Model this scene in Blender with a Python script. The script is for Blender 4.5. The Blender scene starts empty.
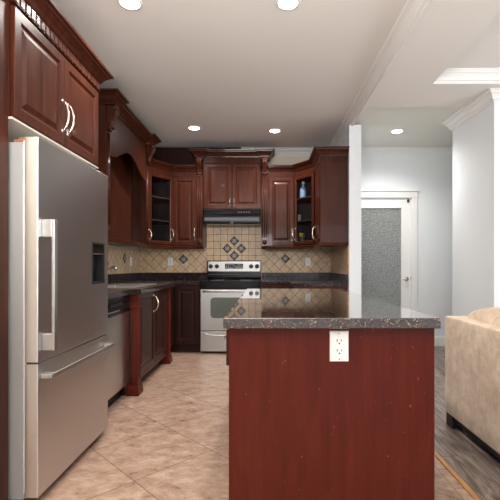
import bpy, bmesh, math, random
from mathutils import Vector, noise
random.seed(7)
PI = math.pi
S = bpy.context.scene
COL = S.collection

# ------------------------------------------------------------------ camera
H = 1.105
cd = bpy.data.cameras.new('camera'); cam = bpy.data.objects.new('camera', cd); COL.objects.link(cam)
cam.location = (0, 0, H); cam.rotation_euler = (PI/2, 0, 0)
cd.sensor_width = 36; cd.lens = 410/500*36; cd.shift_x = -0.030; cd.shift_y = 0.032
cd.clip_start = 0.05
S.camera = cam
# ------------------------------------------------------------------ world, exposure, lights
w = bpy.data.worlds.new('world'); S.world = w; w.use_nodes = True
w.node_tree.nodes['Background'].inputs[0].default_value = (0.8, 0.9, 1, 1)
w.node_tree.nodes['Background'].inputs[1].default_value = 1.0
S.view_settings.view_transform = 'Standard'
S.view_settings.look = 'None'
S.view_settings.exposure = 0.65
S.view_settings.gamma = 1
S.view_settings.use_curve_mapping = False

def area(name, loc, rot, sx, sy, power, color=(1, 1, 1)):
    l = bpy.data.lights.new(name, 'AREA'); l.shape = 'RECTANGLE'; l.size = sx; l.size_y = sy
    l.energy = power; l.color = color
    o = bpy.data.objects.new(name, l); o.location = loc; o.rotation_euler = rot; COL.objects.link(o); return o
# daylight through the living-room windows behind and to the right of the camera
area('daylight_rear', (1.2, -3.16, 1.45), (-PI/2, 0, PI), 3.6, 1.9, 18, (0.97, 0.98, 1.0))
area('daylight_side', (5.16, 0.6, 1.45), (0, PI/2, 0), 1.9, 3.6, 100, (0.95, 0.98, 1.0))
# added fill lamp behind the camera, aimed at the ceiling to brighten the room
area('ceiling_bounce_fill', (-0.45, -0.45, 1.75), (math.radians(156), 0, 0), 1.3, 1.3, 88, (1.0, 0.975, 0.95))
LAMP_W = 50

# ------------------------------------------------------------------ helpers
class Fr:
    """local frame: a along u, b up, c outward"""
    def __init__(s, o, u, w):
        s.o = Vector(o); s.u = Vector(u).normalized(); s.w = Vector(w).normalized(); s.v = Vector((0, 0, 1))
    def p(s, a, b, c): return s.o + s.u*a + s.v*b + s.w*c
WORLD = Fr((0, 0, 0), (1, 0, 0), (0, 1, 0))   # p(x, z, y)

def nb(): return bmesh.new()
def box(bm, x0, x1, y0, y1, z0, z1, mi=0):
    return fbox(bm, WORLD, x0, x1, z0, z1, y0, y1, mi)
def fbox(bm, F, a0, a1, b0, b1, c0, c1, mi=0):
    v = [bm.verts.new(F.p(a, b, c)) for a in (a0, a1) for b in (b0, b1) for c in (c0, c1)]
    fs = []
    for q in ((0, 1, 3, 2), (4, 6, 7, 5), (0, 4, 5, 1), (2, 3, 7, 6), (0, 2, 6, 4), (1, 5, 7, 3)):
        f = bm.faces.new([v[i] for i in q]); f.material_index = mi; fs.append(f)
    return fs
def prism(bm, pts, z0, z1, mi=0):
    """polygon in xy extruded in z"""
    a = [bm.verts.new((x, y, z0)) for x, y in pts]; b = [bm.verts.new((x, y, z1)) for x, y in pts]
    n = len(pts)
    for f in [bm.faces.new(a), bm.faces.new(b)] + [bm.faces.new((a[i], a[(i+1) % n], b[(i+1) % n], b[i])) for i in range(n)]:
        f.material_index = mi
def fprism(bm, F, pts, c0, c1):
    """polygon in (a, b) of the frame, extruded along c"""
    a = [bm.verts.new(F.p(x, y, c0)) for x, y in pts]; b = [bm.verts.new(F.p(x, y, c1)) for x, y in pts]
    n = len(pts)
    bm.faces.new(a); bm.faces.new(b)
    for i in range(n): bm.faces.new((a[i], a[(i+1) % n], b[(i+1) % n], b[i]))
def pprofile(bm, F, pts, a0, a1):
    """polygon in (c, b) of the frame, extruded along a"""
    a = [bm.verts.new(F.p(a0, y, x)) for x, y in pts]; b = [bm.verts.new(F.p(a1, y, x)) for x, y in pts]
    n = len(pts)
    bm.faces.new(a); bm.faces.new(b)
    for i in range(n): bm.faces.new((a[i], a[(i+1) % n], b[(i+1) % n], b[i]))
def tube(bm, pts, r, seg=10, mi=0):
    pts = [Vector(p) for p in pts]; n = len(pts)
    rr = r if isinstance(r, (list, tuple)) else [r]*n
    rings = []; ref = None
    for i, p in enumerate(pts):
        t = (pts[min(i+1, n-1)] - pts[max(i-1, 0)]).normalized()
        if ref is None:
            ref = t.orthogonal().normalized()
        ref = (ref - t*ref.dot(t)).normalized(); q = t.cross(ref)
        rings.append([bm.verts.new(p + (ref*math.cos(2*PI*k/seg) + q*math.sin(2*PI*k/seg))*rr[i]) for k in range(seg)])
    for i in range(n-1):
        for k in range(seg):
            f = bm.faces.new((rings[i][k], rings[i][(k+1) % seg], rings[i+1][(k+1) % seg], rings[i+1][k])); f.smooth = True; f.material_index = mi
    bm.faces.new(rings[0]).material_index = mi; bm.faces.new(rings[-1]).material_index = mi
def lathe(bm, o, axis, prof, seg=20, mi=0):
    """prof: (distance along axis, radius)"""
    o = Vector(o); ax = Vector(axis).normalized(); r = ax.orthogonal().normalized(); q = ax.cross(r)
    rings = [[bm.verts.new(o + ax*d + (r*math.cos(2*PI*k/seg) + q*math.sin(2*PI*k/seg))*max(rad, 1e-4)) for k in range(seg)] for d, rad in prof]
    for i in range(len(rings)-1):
        for k in range(seg):
            f = bm.faces.new((rings[i][k], rings[i][(k+1) % seg], rings[i+1][(k+1) % seg], rings[i+1][k])); f.smooth = True; f.material_index = mi
    bm.faces.new(rings[0]).material_index = mi; bm.faces.new(rings[-1]).material_index = mi
def ball(bm, c, rx, ry, rz, seg=12, mi=0):
    c = Vector(c); rings = []
    for i in range(1, seg):
        t = PI*i/seg
        rings.append([bm.verts.new(c + Vector((rx*math.sin(t)*math.cos(2*PI*k/seg), ry*math.sin(t)*math.sin(2*PI*k/seg), rz*math.cos(t)))) for k in range(seg)])
    top = bm.verts.new(c + Vector((0, 0, rz))); bot = bm.verts.new(c - Vector((0, 0, rz)))
    for k in range(seg):
        f = bm.faces.new((top, rings[0][k], rings[0][(k+1) % seg])); f.smooth = True; f.material_index = mi
        f = bm.faces.new((bot, rings[-1][(k+1) % seg], rings[-1][k])); f.smooth = True; f.material_index = mi
    for i in range(len(rings)-1):
        for k in range(seg):
            f = bm.faces.new((rings[i][k], rings[i+1][k], rings[i+1][(k+1) % seg], rings[i][(k+1) % seg])); f.smooth = True; f.material_index = mi
def sweep(bm, path, prof, side=1):
    """closed profile (offset, z) swept along an open xy path with mitres; side=+1 offsets to the left of travel"""
    P = [Vector((x, y)) for x, y in path]; n = len(P); rings = []
    def nrm(i):
        d = (P[i+1]-P[i]).normalized(); return Vector((-d.y, d.x))*side
    for i in range(n):
        if i == 0: m = nrm(0)
        elif i == n-1: m = nrm(n-2)
        else:
            a, b = nrm(i-1), nrm(i); m = (a+b).normalized(); m = m/max(m.dot(a), 0.2)
        rings.append([bm.verts.new((P[i].x+m.x*o, P[i].y+m.y*o, z)) for o, z in prof])
    k = len(prof)
    for i in range(n-1):
        for j in range(k):
            bm.faces.new((rings[i][j], rings[i][(j+1) % k], rings[i+1][(j+1) % k], rings[i+1][j]))
    bm.faces.new(rings[0]); bm.faces.new(rings[-1])
def nested(bm, F, a0, a1, b0, b1, loops, back=0.0):
    """raised-panel board: loops = (inset, height); closed at c=back"""
    R = []
    for ins, h in [(0, back)] + loops:
        R.append([bm.verts.new(F.p(a, b, h)) for a, b in ((a0+ins, b0+ins), (a1-ins, b0+ins), (a1-ins, b1-ins), (a0+ins, b1-ins))])
    bm.faces.new(R[0])
    for i in range(len(R)-1):
        for k in range(4): bm.faces.new((R[i][k], R[i][(k+1) % 4], R[i+1][(k+1) % 4], R[i+1][k]))
    bm.faces.new(R[-1])

def wloc(o):
    v = Vector(o.location)
    while o.parent: o = o.parent; v += o.location
    return v
def obj(name, bm, mats, parent=None, bevel=0, origin=None, segs=2):
    bmesh.ops.recalc_face_normals(bm, faces=bm.faces)
    xs = [v.co for v in bm.verts]
    lo = Vector([min(c[i] for c in xs) for i in range(3)]); hi = Vector([max(c[i] for c in xs) for i in range(3)])
    c = Vector(origin) if origin is not None else Vector(((lo.x+hi.x)/2, (lo.y+hi.y)/2, lo.z))
    for v in bm.verts: v.co -= c
    me = bpy.data.meshes.new(name); bm.to_mesh(me); bm.free()
    if not isinstance(mats, (list, tuple)): mats = [mats]
    for m in mats: me.materials.append(m)
    o = bpy.data.objects.new(name, me); COL.objects.link(o)
    o.location = c
    if parent is not None:
        o.parent = parent; o.location = c - wloc(parent)
    if bevel:
        b = o.modifiers.new('bevel', 'BEVEL'); b.width = bevel; b.segments = segs; b.limit_method = 'ANGLE'; b.angle_limit = math.radians(40)
        b.harden_normals = False
    return o
def thing(name, label, cat, loc, group=None):
    o = bpy.data.objects.new(name, None); o.empty_display_size = 0.1; COL.objects.link(o); o.location = loc
    o['label'] = label; o['category'] = cat
    if group: o['group'] = group
    return o
def tag(o, label, cat, group=None):
    o['label'] = label; o['category'] = cat
    if group: o['group'] = group
    return o
def struct(name, bm, m, bevel=0, label=None):
    o = obj(name, bm, m, None, bevel); o['kind'] = 'structure'
    if label: o['label'] = label
    return o

# ------------------------------------------------------------------ materials
def srgb(r, g, b):
    f = lambda c: (c/255/12.92) if c/255 <= 0.04045 else ((c/255+0.055)/1.055)**2.4
    return (f(r), f(g), f(b), 1)
class N:
    def __init__(s, name):
        s.m = bpy.data.materials.new(name); s.m.use_nodes = True; s.t = s.m.node_tree; s.b = s.t.nodes['Principled BSDF']
    def n(s, kind, **kw):
        nd = s.t.nodes.new(kind)
        for k, v in kw.items(): setattr(nd, k, v)
        return nd
    def l(s, a, b): s.t.links.new(a, b)
    def set(s, **kw):
        mp = dict(col='Base Color', rough='Roughness', metal='Metallic', spec='Specular IOR Level', coat='Coat Weight', coatr='Coat Roughness', trans='Transmission Weight', ior='IOR', aniso='Anisotropic', sheen='Sheen Weight')
        for k, v in kw.items(): s.b.inputs[mp[k]].default_value = v
        return s
    def math(s, op, a, b=None, c=None):
        nd = s.n('ShaderNodeMath', operation=op)
        for i, x in enumerate((a, b, c)):
            if x is None: continue
            if hasattr(x, 'is_output'): s.l(x, nd.inputs[i])
            else: nd.inputs[i].default_value = x
        return nd.outputs[0]
    def mix(s, f, a, b):
        nd = s.n('ShaderNodeMix', data_type='RGBA')
        for i, x in ((0, f), (6, a), (7, b)):
            if hasattr(x, 'is_output'): s.l(x, nd.inputs[i])
            else: nd.inputs[i].default_value = x
        return nd.outputs[2]
    def noise(s, vec, scale, detail=3, rough=0.5, dist=0):
        nd = s.n('ShaderNodeTexNoise'); nd.inputs['Scale'].default_value = scale; nd.inputs['Detail'].default_value = detail
        nd.inputs['Roughness'].default_value = rough; nd.inputs['Distortion'].default_value = dist
        if vec is not None: s.l(vec, nd.inputs['Vector'])
        return nd
    def ramp(s, fac, stops, const=False):
        nd = s.n('ShaderNodeValToRGB'); cr = nd.color_ramp
        if const: cr.interpolation = 'CONSTANT'
        while len(cr.elements) < len(stops): cr.elements.new(0.5)
        for e, (p, c) in zip(cr.elements, stops): e.position = p; e.color = c
        s.l(fac, nd.inputs[0]); return nd.outputs[0]
    def mapv(s, vec, scale=(1, 1, 1), rot=(0, 0, 0), loc=(0, 0, 0)):
        nd = s.n('ShaderNodeMapping'); nd.inputs['Scale'].default_value = scale; nd.inputs['Rotation'].default_value = rot; nd.inputs['Location'].default_value = loc
        s.l(vec, nd.inputs['Vector']); return nd.outputs[0]
    def pos(s): return s.n('ShaderNodeNewGeometry').outputs['Position']
    def objc(s): return s.n('ShaderNodeTexCoord').outputs['Object']
    def bump(s, h, strength=0.2, dist=0.01):
        nd = s.n('ShaderNodeBump'); nd.inputs['Strength'].default_value = strength; nd.inputs['Distance'].default_value = dist
        s.l(h, nd.inputs['Height']); s.l(nd.outputs[0], s.b.inputs['Normal']); return nd

def plain(name, col, rough=0.5, **kw):
    n = N(name); n.set(col=col, rough=rough, **kw)
    nz = n.noise(n.objc(), 40, 2); v = n.math('MULTIPLY_ADD', nz.outputs[0], 0.06, max(rough-0.03, 0)); n.l(v, n.b.inputs['Roughness'])
    return n.m
def wood(name, dark, mid, lite, rough=0.34, coat=0.18, worn=0.0):
    n = N(name); P = n.pos()
    v = n.mapv(P, (9, 9, 0.9)); a = n.noise(v, 3.0, 5, 0.6, 0.6)
    f = n.mapv(P, (90, 90, 5)); b = n.noise(f, 2.0, 3, 0.6)
    c = n.ramp(a.outputs[0], [(0.28, dark), (0.52, mid), (0.78, lite)])
    k = n.math('MULTIPLY', b.outputs[0], 0.2)
    col = n.mix(k, c, dark)
    if worn:
        s = n.noise(P, 55, 3, 0.6); m = n.ramp(s.outputs[0], [(0.71, (0, 0, 0, 1)), (0.76, (1, 1, 1, 1))])
        mm = n.math('MULTIPLY', m, worn); col = n.mix(mm, col, srgb(190, 130, 110))
    n.l(col, n.b.inputs['Base Color'])
    n.set(coat=coat, coatr=0.06, spec=0.15)
    r = n.math('MULTIPLY_ADD', a.outputs[0], 0.15, rough-0.07); n.l(r, n.b.inputs['Roughness'])
    n.bump(b.outputs[0], 0.05, 0.002)
    return n.m
M = {}
M['wood'] = wood('cherry_wood', srgb(50, 21, 12), srgb(67, 30, 17), srgb(85, 41, 25))
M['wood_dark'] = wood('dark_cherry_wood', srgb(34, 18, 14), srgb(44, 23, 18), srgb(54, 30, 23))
M['wood_red'] = wood('red_cherry_panel', srgb(76, 26, 17), srgb(87, 30, 20), srgb(97, 37, 26), 0.4, 0.12, 0.5)
M['wood_in'] = plain('cabinet_inside', srgb(60, 36, 28), 0.6)
M['melamine'] = plain('pale_melamine', srgb(205, 198, 186), 0.45)

def steel(name, col, rough, dirv=(3, 3, 250), wav=0.03, aniso=0.0):
    n = N(name); P = n.pos()
    b = n.noise(n.mapv(P, dirv), 3, 3, 0.6)
    n.set(col=col, metal=1.0, rough=rough, aniso=aniso)
    if aniso:
        tg = n.n('ShaderNodeTangent', direction_type='RADIAL', axis='Z'); n.l(tg.outputs[0], n.b.inputs['Tangent']); n.b.inputs['Anisotropic Rotation'].default_value = 0.25
    k = n.noise(P, 2.2, 1, 0.4)
    n.bump(k.outputs[0], wav*3, 0.02)
    return n.m
M['steel'] = steel('brushed_steel', srgb(210, 209, 208), 0.34, aniso=0.75)
M['steel_light'] = steel('light_steel', srgb(184, 183, 181), 0.42)
M['steel_side'] = plain('grey_appliance_side', srgb(176, 176, 174), 0.45, metal=0.3)
M['hood_strip'] = plain('grey_strip', srgb(78, 79, 82), 0.5)
M['chrome'] = plain('chrome', srgb(220, 220, 222), 0.1, metal=1.0)
M['nickel'] = plain('brushed_nickel', srgb(222, 212, 196), 0.25, metal=1.0)
M['black'] = plain('black_enamel', srgb(13, 13, 14), 0.16, spec=0.3)
M['black_matte'] = plain('black_plastic', srgb(24, 24, 26), 0.5)
M['grey_dark'] = plain('dark_grey_plastic', srgb(62, 62, 64), 0.4)
M['white_plastic'] = plain('white_plastic', srgb(242, 242, 240), 0.35)
M['oven_glass'] = plain('oven_glass', srgb(92, 98, 92), 0.08)
M['label'] = plain('printed_light_grey', srgb(190, 195, 200), 0.5)
M['display'] = plain('display_blue_grey', srgb(60, 72, 92), 0.2)
M['copper'] = plain('copper_hinge', srgb(190, 130, 105), 0.4, metal=0.6)

def paint(name, col, rough=0.55):
    n = N(name); n.set(col=col, rough=rough, spec=0.3)
    z = n.noise(n.pos(), 130, 2); n.bump(z.outputs[0], 0.06, 0.002)
    return n.m
M['wall'] = paint('white_wall_paint', srgb(228, 232, 235))
M['wall_warm'] = paint('cream_wall_paint', srgb(222, 212, 196))
M['ceil'] = paint('kitchen_ceiling_paint', srgb(232, 228, 223), 0.7)
M['ceil_hall'] = paint('hall_ceiling_paint', srgb(226, 226, 218), 0.7)
M['trim'] = paint('white_trim_paint', srgb(232, 231, 229), 0.4)

def granite(name, rough=0.08, spec=0.6, coat=1.0, cior=1.75, dk=1.0):
    n = N(name); P = n.pos()
    v1 = n.n('ShaderNodeTexVoronoi'); v1.inputs['Scale'].default_value = 210; n.l(P, v1.inputs['Vector'])
    sep = n.n('ShaderNodeSeparateColor'); n.l(v1.outputs['Color'], sep.inputs[0])
    base = n.ramp(sep.outputs[0], [(0.0, srgb(18, 15, 17)), (0.35, srgb(42, 33, 33)), (0.62, srgb(72, 56, 52)), (0.84, srgb(122, 92, 82)), (0.95, srgb(182, 152, 138))], True)
    z = n.noise(P, 36, 4, 0.6, 0.5)
    m = n.ramp(z.outputs[0], [(0.42, (0, 0, 0, 1)), (0.6, (1, 1, 1, 1))])
    mm = n.math('MULTIPLY', m, 0.45)
    col = n.mix(mm, base, srgb(46, 34, 33))
    col = n.mix(1-dk, col, srgb(22, 20, 22))
    n.l(col, n.b.inputs['Base Color']); n.set(rough=rough, spec=spec, coat=coat, coatr=0.03); n.b.inputs['Coat IOR'].default_value = cior
    return n.m
M['granite'] = granite('speckled_granite', 0.10, dk=0.8)
M['granite_dark'] = granite('speckled_granite_counter', 0.16, 0.22, 0.1, 1.5, 0.45)

def grid(n, U, V, su, sv, ou, ov, wd):
    """returns joint mask and per-cell random value"""
    ms = []; cells = []
    for X, s_, o_ in ((U, su, ou), (V, sv, ov)):
        t = n.math('DIVIDE', n.math('SUBTRACT', X, o_), s_)
        fr = n.math('FRACT', t); d = n.math('MINIMUM', fr, n.math('SUBTRACT', 1.0, fr))
        ms.append(n.math('LESS_THAN', n.math('MULTIPLY', d, s_), wd)); cells.append(n.math('FLOOR', t))
    mask = n.math('MAXIMUM', ms[0], ms[1])
    cb = n.n('ShaderNodeCombineXYZ'); n.l(cells[0], cb.inputs[0]); n.l(cells[1], cb.inputs[1])
    wn = n.n('ShaderNodeTexWhiteNoise'); n.l(cb.outputs[0], wn.inputs['Vector'])
    return mask, wn.outputs['Value']
def floor_tile():
    n = N('peach_floor_tile'); P = n.pos()
    s = n.n('ShaderNodeSeparateXYZ'); n.l(P, s.inputs[0]); x, y = s.outputs[0], s.outputs[1]
    r2 = 1/math.sqrt(2)
    U = n.math('MULTIPLY', n.math('ADD', x, y), r2); V = n.math('MULTIPLY', n.math('SUBTRACT', y, x), r2)
    mask, rnd = grid(n, U, V, 0.4985, 0.4985, 1.513, 1.966, 0.0022)
    m2, rnd2 = grid(n, x, y, 10, 0.19, 0.937, 2.23, 0.0035)
    inb = n.math('GREATER_THAN', x, 0.937)
    mk = n.n('ShaderNodeMix', data_type='FLOAT'); n.l(inb, mk.inputs[0]); n.l(mask, mk.inputs[2]); n.l(m2, mk.inputs[3])
    # shift pattern per tile
    off = n.n('ShaderNodeCombineXYZ'); n.l(n.math('MULTIPLY', rnd, 30.0), off.inputs[0]); n.l(n.math('MULTIPLY', rnd, 17.0), off.inputs[2])
    va = n.n('ShaderNodeVectorMath', operation='ADD'); n.l(P, va.inputs[0]); n.l(off.outputs[0], va.inputs[1])
    a = n.noise(n.mapv(va.outputs[0], (1, 1.6, 1), (0, 0, 0.7)), 9, 9, 0.78, 0.3)
    c = n.ramp(a.outputs[0], [(0.32, srgb(132, 104, 88)), (0.44, srgb(168, 137, 119)), (0.53, srgb(186, 156, 136)), (0.66, srgb(206, 184, 166))])
    b = n.noise(P, 42, 4, 0.7)
    c = n.mix(n.math('MULTIPLY', b.outputs[0], 0.30), c, srgb(134, 106, 90))
    col = n.mix(mk.outputs[0], c, srgb(104, 78, 64))
    n.l(col, n.b.inputs['Base Color']); n.set(spec=0.4)
    n.l(n.math('MULTIPLY_ADD', a.outputs[0], 0.2, 0.2), n.b.inputs['Roughness'])
    n.bump(n.math('SUBTRACT', n.math('MULTIPLY', b.outputs[0], 0.2), mk.outputs[0]), 0.12, 0.003)
    return n.m
M['floor_tile'] = floor_tile()
def splash_tile(name, axis, diag):
    n = N(name); P = n.pos()
    s = n.n('ShaderNodeSeparateXYZ'); n.l(P, s.inputs[0]); h = s.outputs[axis]; z = s.outputs[2]
    if diag:
        r2 = 1/math.sqrt(2); U = n.math('MULTIPLY', n.math('ADD', h, z), r2); V = n.math('MULTIPLY', n.math('SUBTRACT', z, h), r2)
        if axis == 0: ou, ov = (0.28+1.205)*r2+0.0525, (1.205-0.28)*r2+0.0525
        else: ou, ov = 0.01, 0.02
        mask, rnd = grid(n, U, V, 0.105, 0.105, ou, ov, 0.0026)
    else: mask, rnd = grid(n, h, z, 0.1, 0.1, -0.435+0.004, 0.955+0.0, 0.0026)
    a = n.noise(P, 22, 5, 0.65, 0.8)
    c = n.ramp(a.outputs[0], [(0.3, srgb(198, 162, 124)), (0.5, srgb(222, 190, 152)), (0.72, srgb(236, 212, 180))])
    c = n.mix(n.math('MULTIPLY', rnd, 0.30), c, srgb(190, 156, 122))
    col = n.mix(mask, c, srgb(92, 70, 56))
    n.l(col, n.b.inputs['Base Color']); n.set(rough=0.35, spec=0.4)
    n.bump(n.math('SUBTRACT', 1.0, mask), 0.25, 0.002)
    return n.m
M['tile_dx'] = splash_tile('splash_diagonal_back', 0, True)
M['tile_sx'] = splash_tile('splash_square_back', 0, False)
M['tile_dy'] = splash_tile('splash_diagonal_side', 1, True)
def accent():
    n = N('pewter_accent_tile'); v = n.n('ShaderNodeTexVoronoi'); v.inputs['Scale'].default_value = 55; n.l(n.objc(), v.inputs['Vector'])
    c = n.ramp(v.outputs['Distance'], [(0.2, srgb(90, 84, 82)), (0.6, srgb(44, 38, 38))])
    n.l(c, n.b.inputs['Base Color']); n.set(rough=0.35, metal=0.5); n.bump(v.outputs['Distance'], 0.6, 0.004)
    return n.m
M['accent'] = accent()
M['accent_lite'] = plain('pewter_relief', srgb(168, 162, 158), 0.35, metal=0.4)
def planks():
    n = N('grey_wood_planks'); P = n.pos()
    s = n.n('ShaderNodeSeparateXYZ'); n.l(P, s.inputs[0]); x, y = s.outputs[0], s.outputs[1]
    row = n.math('FLOOR', n.math('DIVIDE', x, 0.16)); ys = n.math('ADD', y, n.math('MULTIPLY', row, 0.47))
    mask, rnd = grid(n, x, ys, 0.16, 1.3, 0, 0, 0.0016)
    off = n.n('ShaderNodeCombineXYZ'); n.l(n.math('MULTIPLY', rnd, 20.0), off.inputs[1])
    va = n.n('ShaderNodeVectorMath', operation='ADD'); n.l(P, va.inputs[0]); n.l(off.outputs[0], va.inputs[1])
    a = n.noise(n.mapv(va.outputs[0], (16, 2.0, 1)), 1.6, 6, 0.65, 1.2)
    c = n.ramp(a.outputs[0], [(0.34, srgb(76, 62, 55)), (0.47, srgb(116, 101, 92)), (0.62, srgb(168, 154, 144))])
    c = n.mix(n.math('MULTIPLY', rnd, 0.35), c, srgb(96, 84, 78))
    col = n.mix(mask, c, srgb(52, 44, 42)); n.l(col, n.b.inputs['Base Color']); n.set(rough=0.38)
    n.bump(a.outputs[0], 0.1, 0.003)
    return n.m
M['planks'] = planks()
def oak():
    n = N('oak_strip'); a = n.noise(n.mapv(n.pos(), (60, 4, 4)), 2, 4)
    n.l(n.ramp(a.outputs[0], [(0.3, srgb(170, 116, 66)), (0.7, srgb(210, 160, 100))]), n.b.inputs['Base Color']); n.set(rough=0.35); return n.m
M['oak'] = oak()
def suede():
    n = N('beige_microsuede'); P = n.pos()
    a = n.noise(P, 7.5, 8, 0.75, 0.3); b = n.noise(P, 260, 2)
    c = n.ramp(a.outputs[0], [(0.32, srgb(176, 153, 131)), (0.5, srgb(205, 183, 160)), (0.68, srgb(226, 208, 187))])
    n.l(c, n.b.inputs['Base Color']); n.set(rough=0.9, sheen=0.3, spec=0.1)
    n.bump(n.math('ADD', n.math('MULTIPLY', b.outputs[0], 0.2), a.outputs[0]), 0.18, 0.01)
    return n.m
M['suede'] = suede()
def pane(name, tint, refl=0.08):
    n = N(name); t = n.t; out = t.nodes['Material Output']; t.nodes.remove(n.b)
    tr = n.n('ShaderNodeBsdfTransparent'); tr.inputs[0].default_value = tint
    gl = n.n('ShaderNodeBsdfGlossy'); gl.inputs['Roughness'].default_value = 0.03
    lw = n.n('ShaderNodeLayerWeight'); lw.inputs[0].default_value = 0.5
    fr = n.math('MULTIPLY_ADD', n.math('POWER', lw.outputs['Facing'], 5.0), 0.8, 0.03).node
    mx = n.n('ShaderNodeMixShader'); n.l(fr.outputs[0], mx.inputs[0]); n.l(tr.outputs[0], mx.inputs[1]); n.l(gl.outputs[0], mx.inputs[2])
    n.l(mx.outputs[0], out.inputs[0]); return n.m
M['glass'] = pane('cabinet_glass', (0.85, 0.88, 0.9, 1))
def rainglass():
    n = N('pebbled_glass'); P = n.pos()
    v = n.n('ShaderNodeTexVoronoi'); v.inputs['Scale'].default_value = 75; n.l(P, v.inputs['Vector'])
    z = n.noise(P, 60, 3, 0.6)
    h = n.math('ADD', v.outputs['Distance'], n.math('MULTIPLY', z.outputs[0], 0.8))
    glint_col = n.ramp(v.outputs['Distance'], [(0.1, srgb(226, 229, 228)), (0.7, srgb(166, 171, 171))]); n.l(glint_col, n.b.inputs['Base Color']); n.set(trans=0.12, rough=0.14, ior=1.45, spec=0.9)  # sparkle of the pebbles painted into the base colour, pale to grey per cell
    n.bump(h, 1.0, 0.03)
    return n.m
M['rainglass'] = rainglass()
def emis(name, col, st):
    n = N(name); n.set(col=(0.9, 0.9, 0.9, 1)); n.b.inputs['Emission Color'].default_value = col; n.b.inputs['Emission Strength'].default_value = st
    return n.m
M['lamp'] = emis('lamp_lens', (1, 0.96, 0.9, 1), 14)

# ================================================================== STRUCTURE
XL, XR, YB = -1.79, 0.945, 5.84      # kitchen walls
CZ, BZ, HZ = 2.765, 2.69, 2.72       # kitchen ceiling, beam underside, hall ceiling
YH = 5.66                            # hall end wall
b = nb(); box(b, XL-0.1, 1.0, -3.0, YB, -0.08, 0); struct('floor', b, M['floor_tile'])
b = nb(); box(b, 1.0, 5.0, -3.0, YH+1.2, -0.08, 0); struct('floor', b, M['planks'])
b = nb(); box(b, 0.988, 1.014, -3.0, 4.6, 0.0, 0.009); struct('trim_1', b, M['oak'], 0.003)
b = nb(); box(b, XL-0.12, XL, -3.0, YB+0.12, 0, 2.95); struct('wall_left', b, M['wall_warm'])
b = nb(); box(b, XL, XR, YB, YB+0.12, 0, 2.95); struct('wall_back', b, M['wall_warm'])
b = nb(); box(b, XR, 1.08, 4.60, YB+0.12, 0, BZ); struct('wall_right', b, M['wall'])
b = nb()   # hall end wall with door opening
DX0, DX1, DZ = 1.205, 2.02, 2.035
box(b, 1.08, DX0, YH, YH+0.12, 0, 2.95); box(b, DX1, 5.0, YH, YH+0.12, 0, 2.95); box(b, DX0, DX1, YH, YH+0.12, DZ, 2.95)
struct('wall_hall', b, M['wall'])
b = nb()   # closet behind the glass door
box(b, 1.08, 1.12, YH+0.12, YH+1.1, 0, 2.4); box(b, 2.1, 2.14, YH+0.12, YH+1.1, 0, 2.4); box(b, 1.08, 2.14, YH+1.1, YH+1.14, 0, 2.4); box(b, 1.08, 2.14, YH+0.12, YH+1.14, 2.4, 2.44)
struct('wall_closet', b, M['wall'])
b = nb(); box(b, 2.09, 5.0, 3.74, 4.57, 0, BZ+0.02); struct('wall_block', b, M['wall'])
# rear wall and far right wall with window openings (behind / beside the camera)
b = nb(); box(b, XL, -0.6, -3.12, -3.0, 0, 2.95); box(b, 3.0, 5.12, -3.12, -3.0, 0, 2.95); box(b, -0.6, 3.0, -3.12, -3.0, 0, 0.5); box(b, -0.6, 3.0, -3.12, -3.0, 2.4, 2.95)
struct('wall_rear', b, M['wall'])
b = nb(); box(b, 5.0, 5.12, -3.0, -1.2, 0, 2.95); box(b, 5.0, 5.12, 2.4, YH+0.12, 0, 2.95); box(b, 5.0, 5.12, -1.2, 2.4, 0, 0.5); box(b, 5.0, 5.12, -1.2, 2.4, 2.4, 2.95)
struct('wall_side', b, M['wall'])
b = nb()
for x in (-0.6, 0.58, 1.77, 2.95): box(b, x, x+0.05, -3.1, -3.02, 0.5, 2.4)
box(b, -0.55, 2.95, -3.1, -3.02, 0.5, 0.55); box(b, -0.55, 2.95, -3.1, -3.02, 2.35, 2.4); struct('window_1', b, M['trim'])
b = nb()
for y in (-1.2, -0.02, 1.17, 2.35): box(b, 5.02, 5.1, y, y+0.05, 0.5, 2.4)
box(b, 5.02, 5.1, -1.15, 2.35, 0.5, 0.55); box(b, 5.02, 5.1, -1.15, 2.35, 2.35, 2.4); struct('window_2', b, M['trim'])
# ceilings
b = nb(); box(b, XL, 0.985, -3.0, YB, CZ, CZ+0.15); struct('ceiling', b, M['ceil'])
TX0, TX1, TY0, TY1, TZ = 1.455, 4.6, -2.4, 3.57, 2.795
b = nb()
box(b, 0.985, TX0, -3.0, 4.1, BZ, BZ+0.3); box(b, TX1, 5.0, -3.0, 4.1, BZ, BZ+0.3)
box(b, TX0, TX1, -3.0, TY0, BZ, BZ+0.3); box(b, TX0, TX1, TY1, 4.1, BZ, BZ+0.3)
struct('ceiling', b, M['ceil'])
b = nb(); box(b, TX0, TX1, TY0, TY1, TZ, TZ+0.1); struct('ceiling', b, M['ceil'])
b = nb(); box(b, 1.01, 5.0, 4.1, YH, HZ, HZ+0.2); struct('ceiling', b, M['ceil_hall'])
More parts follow.
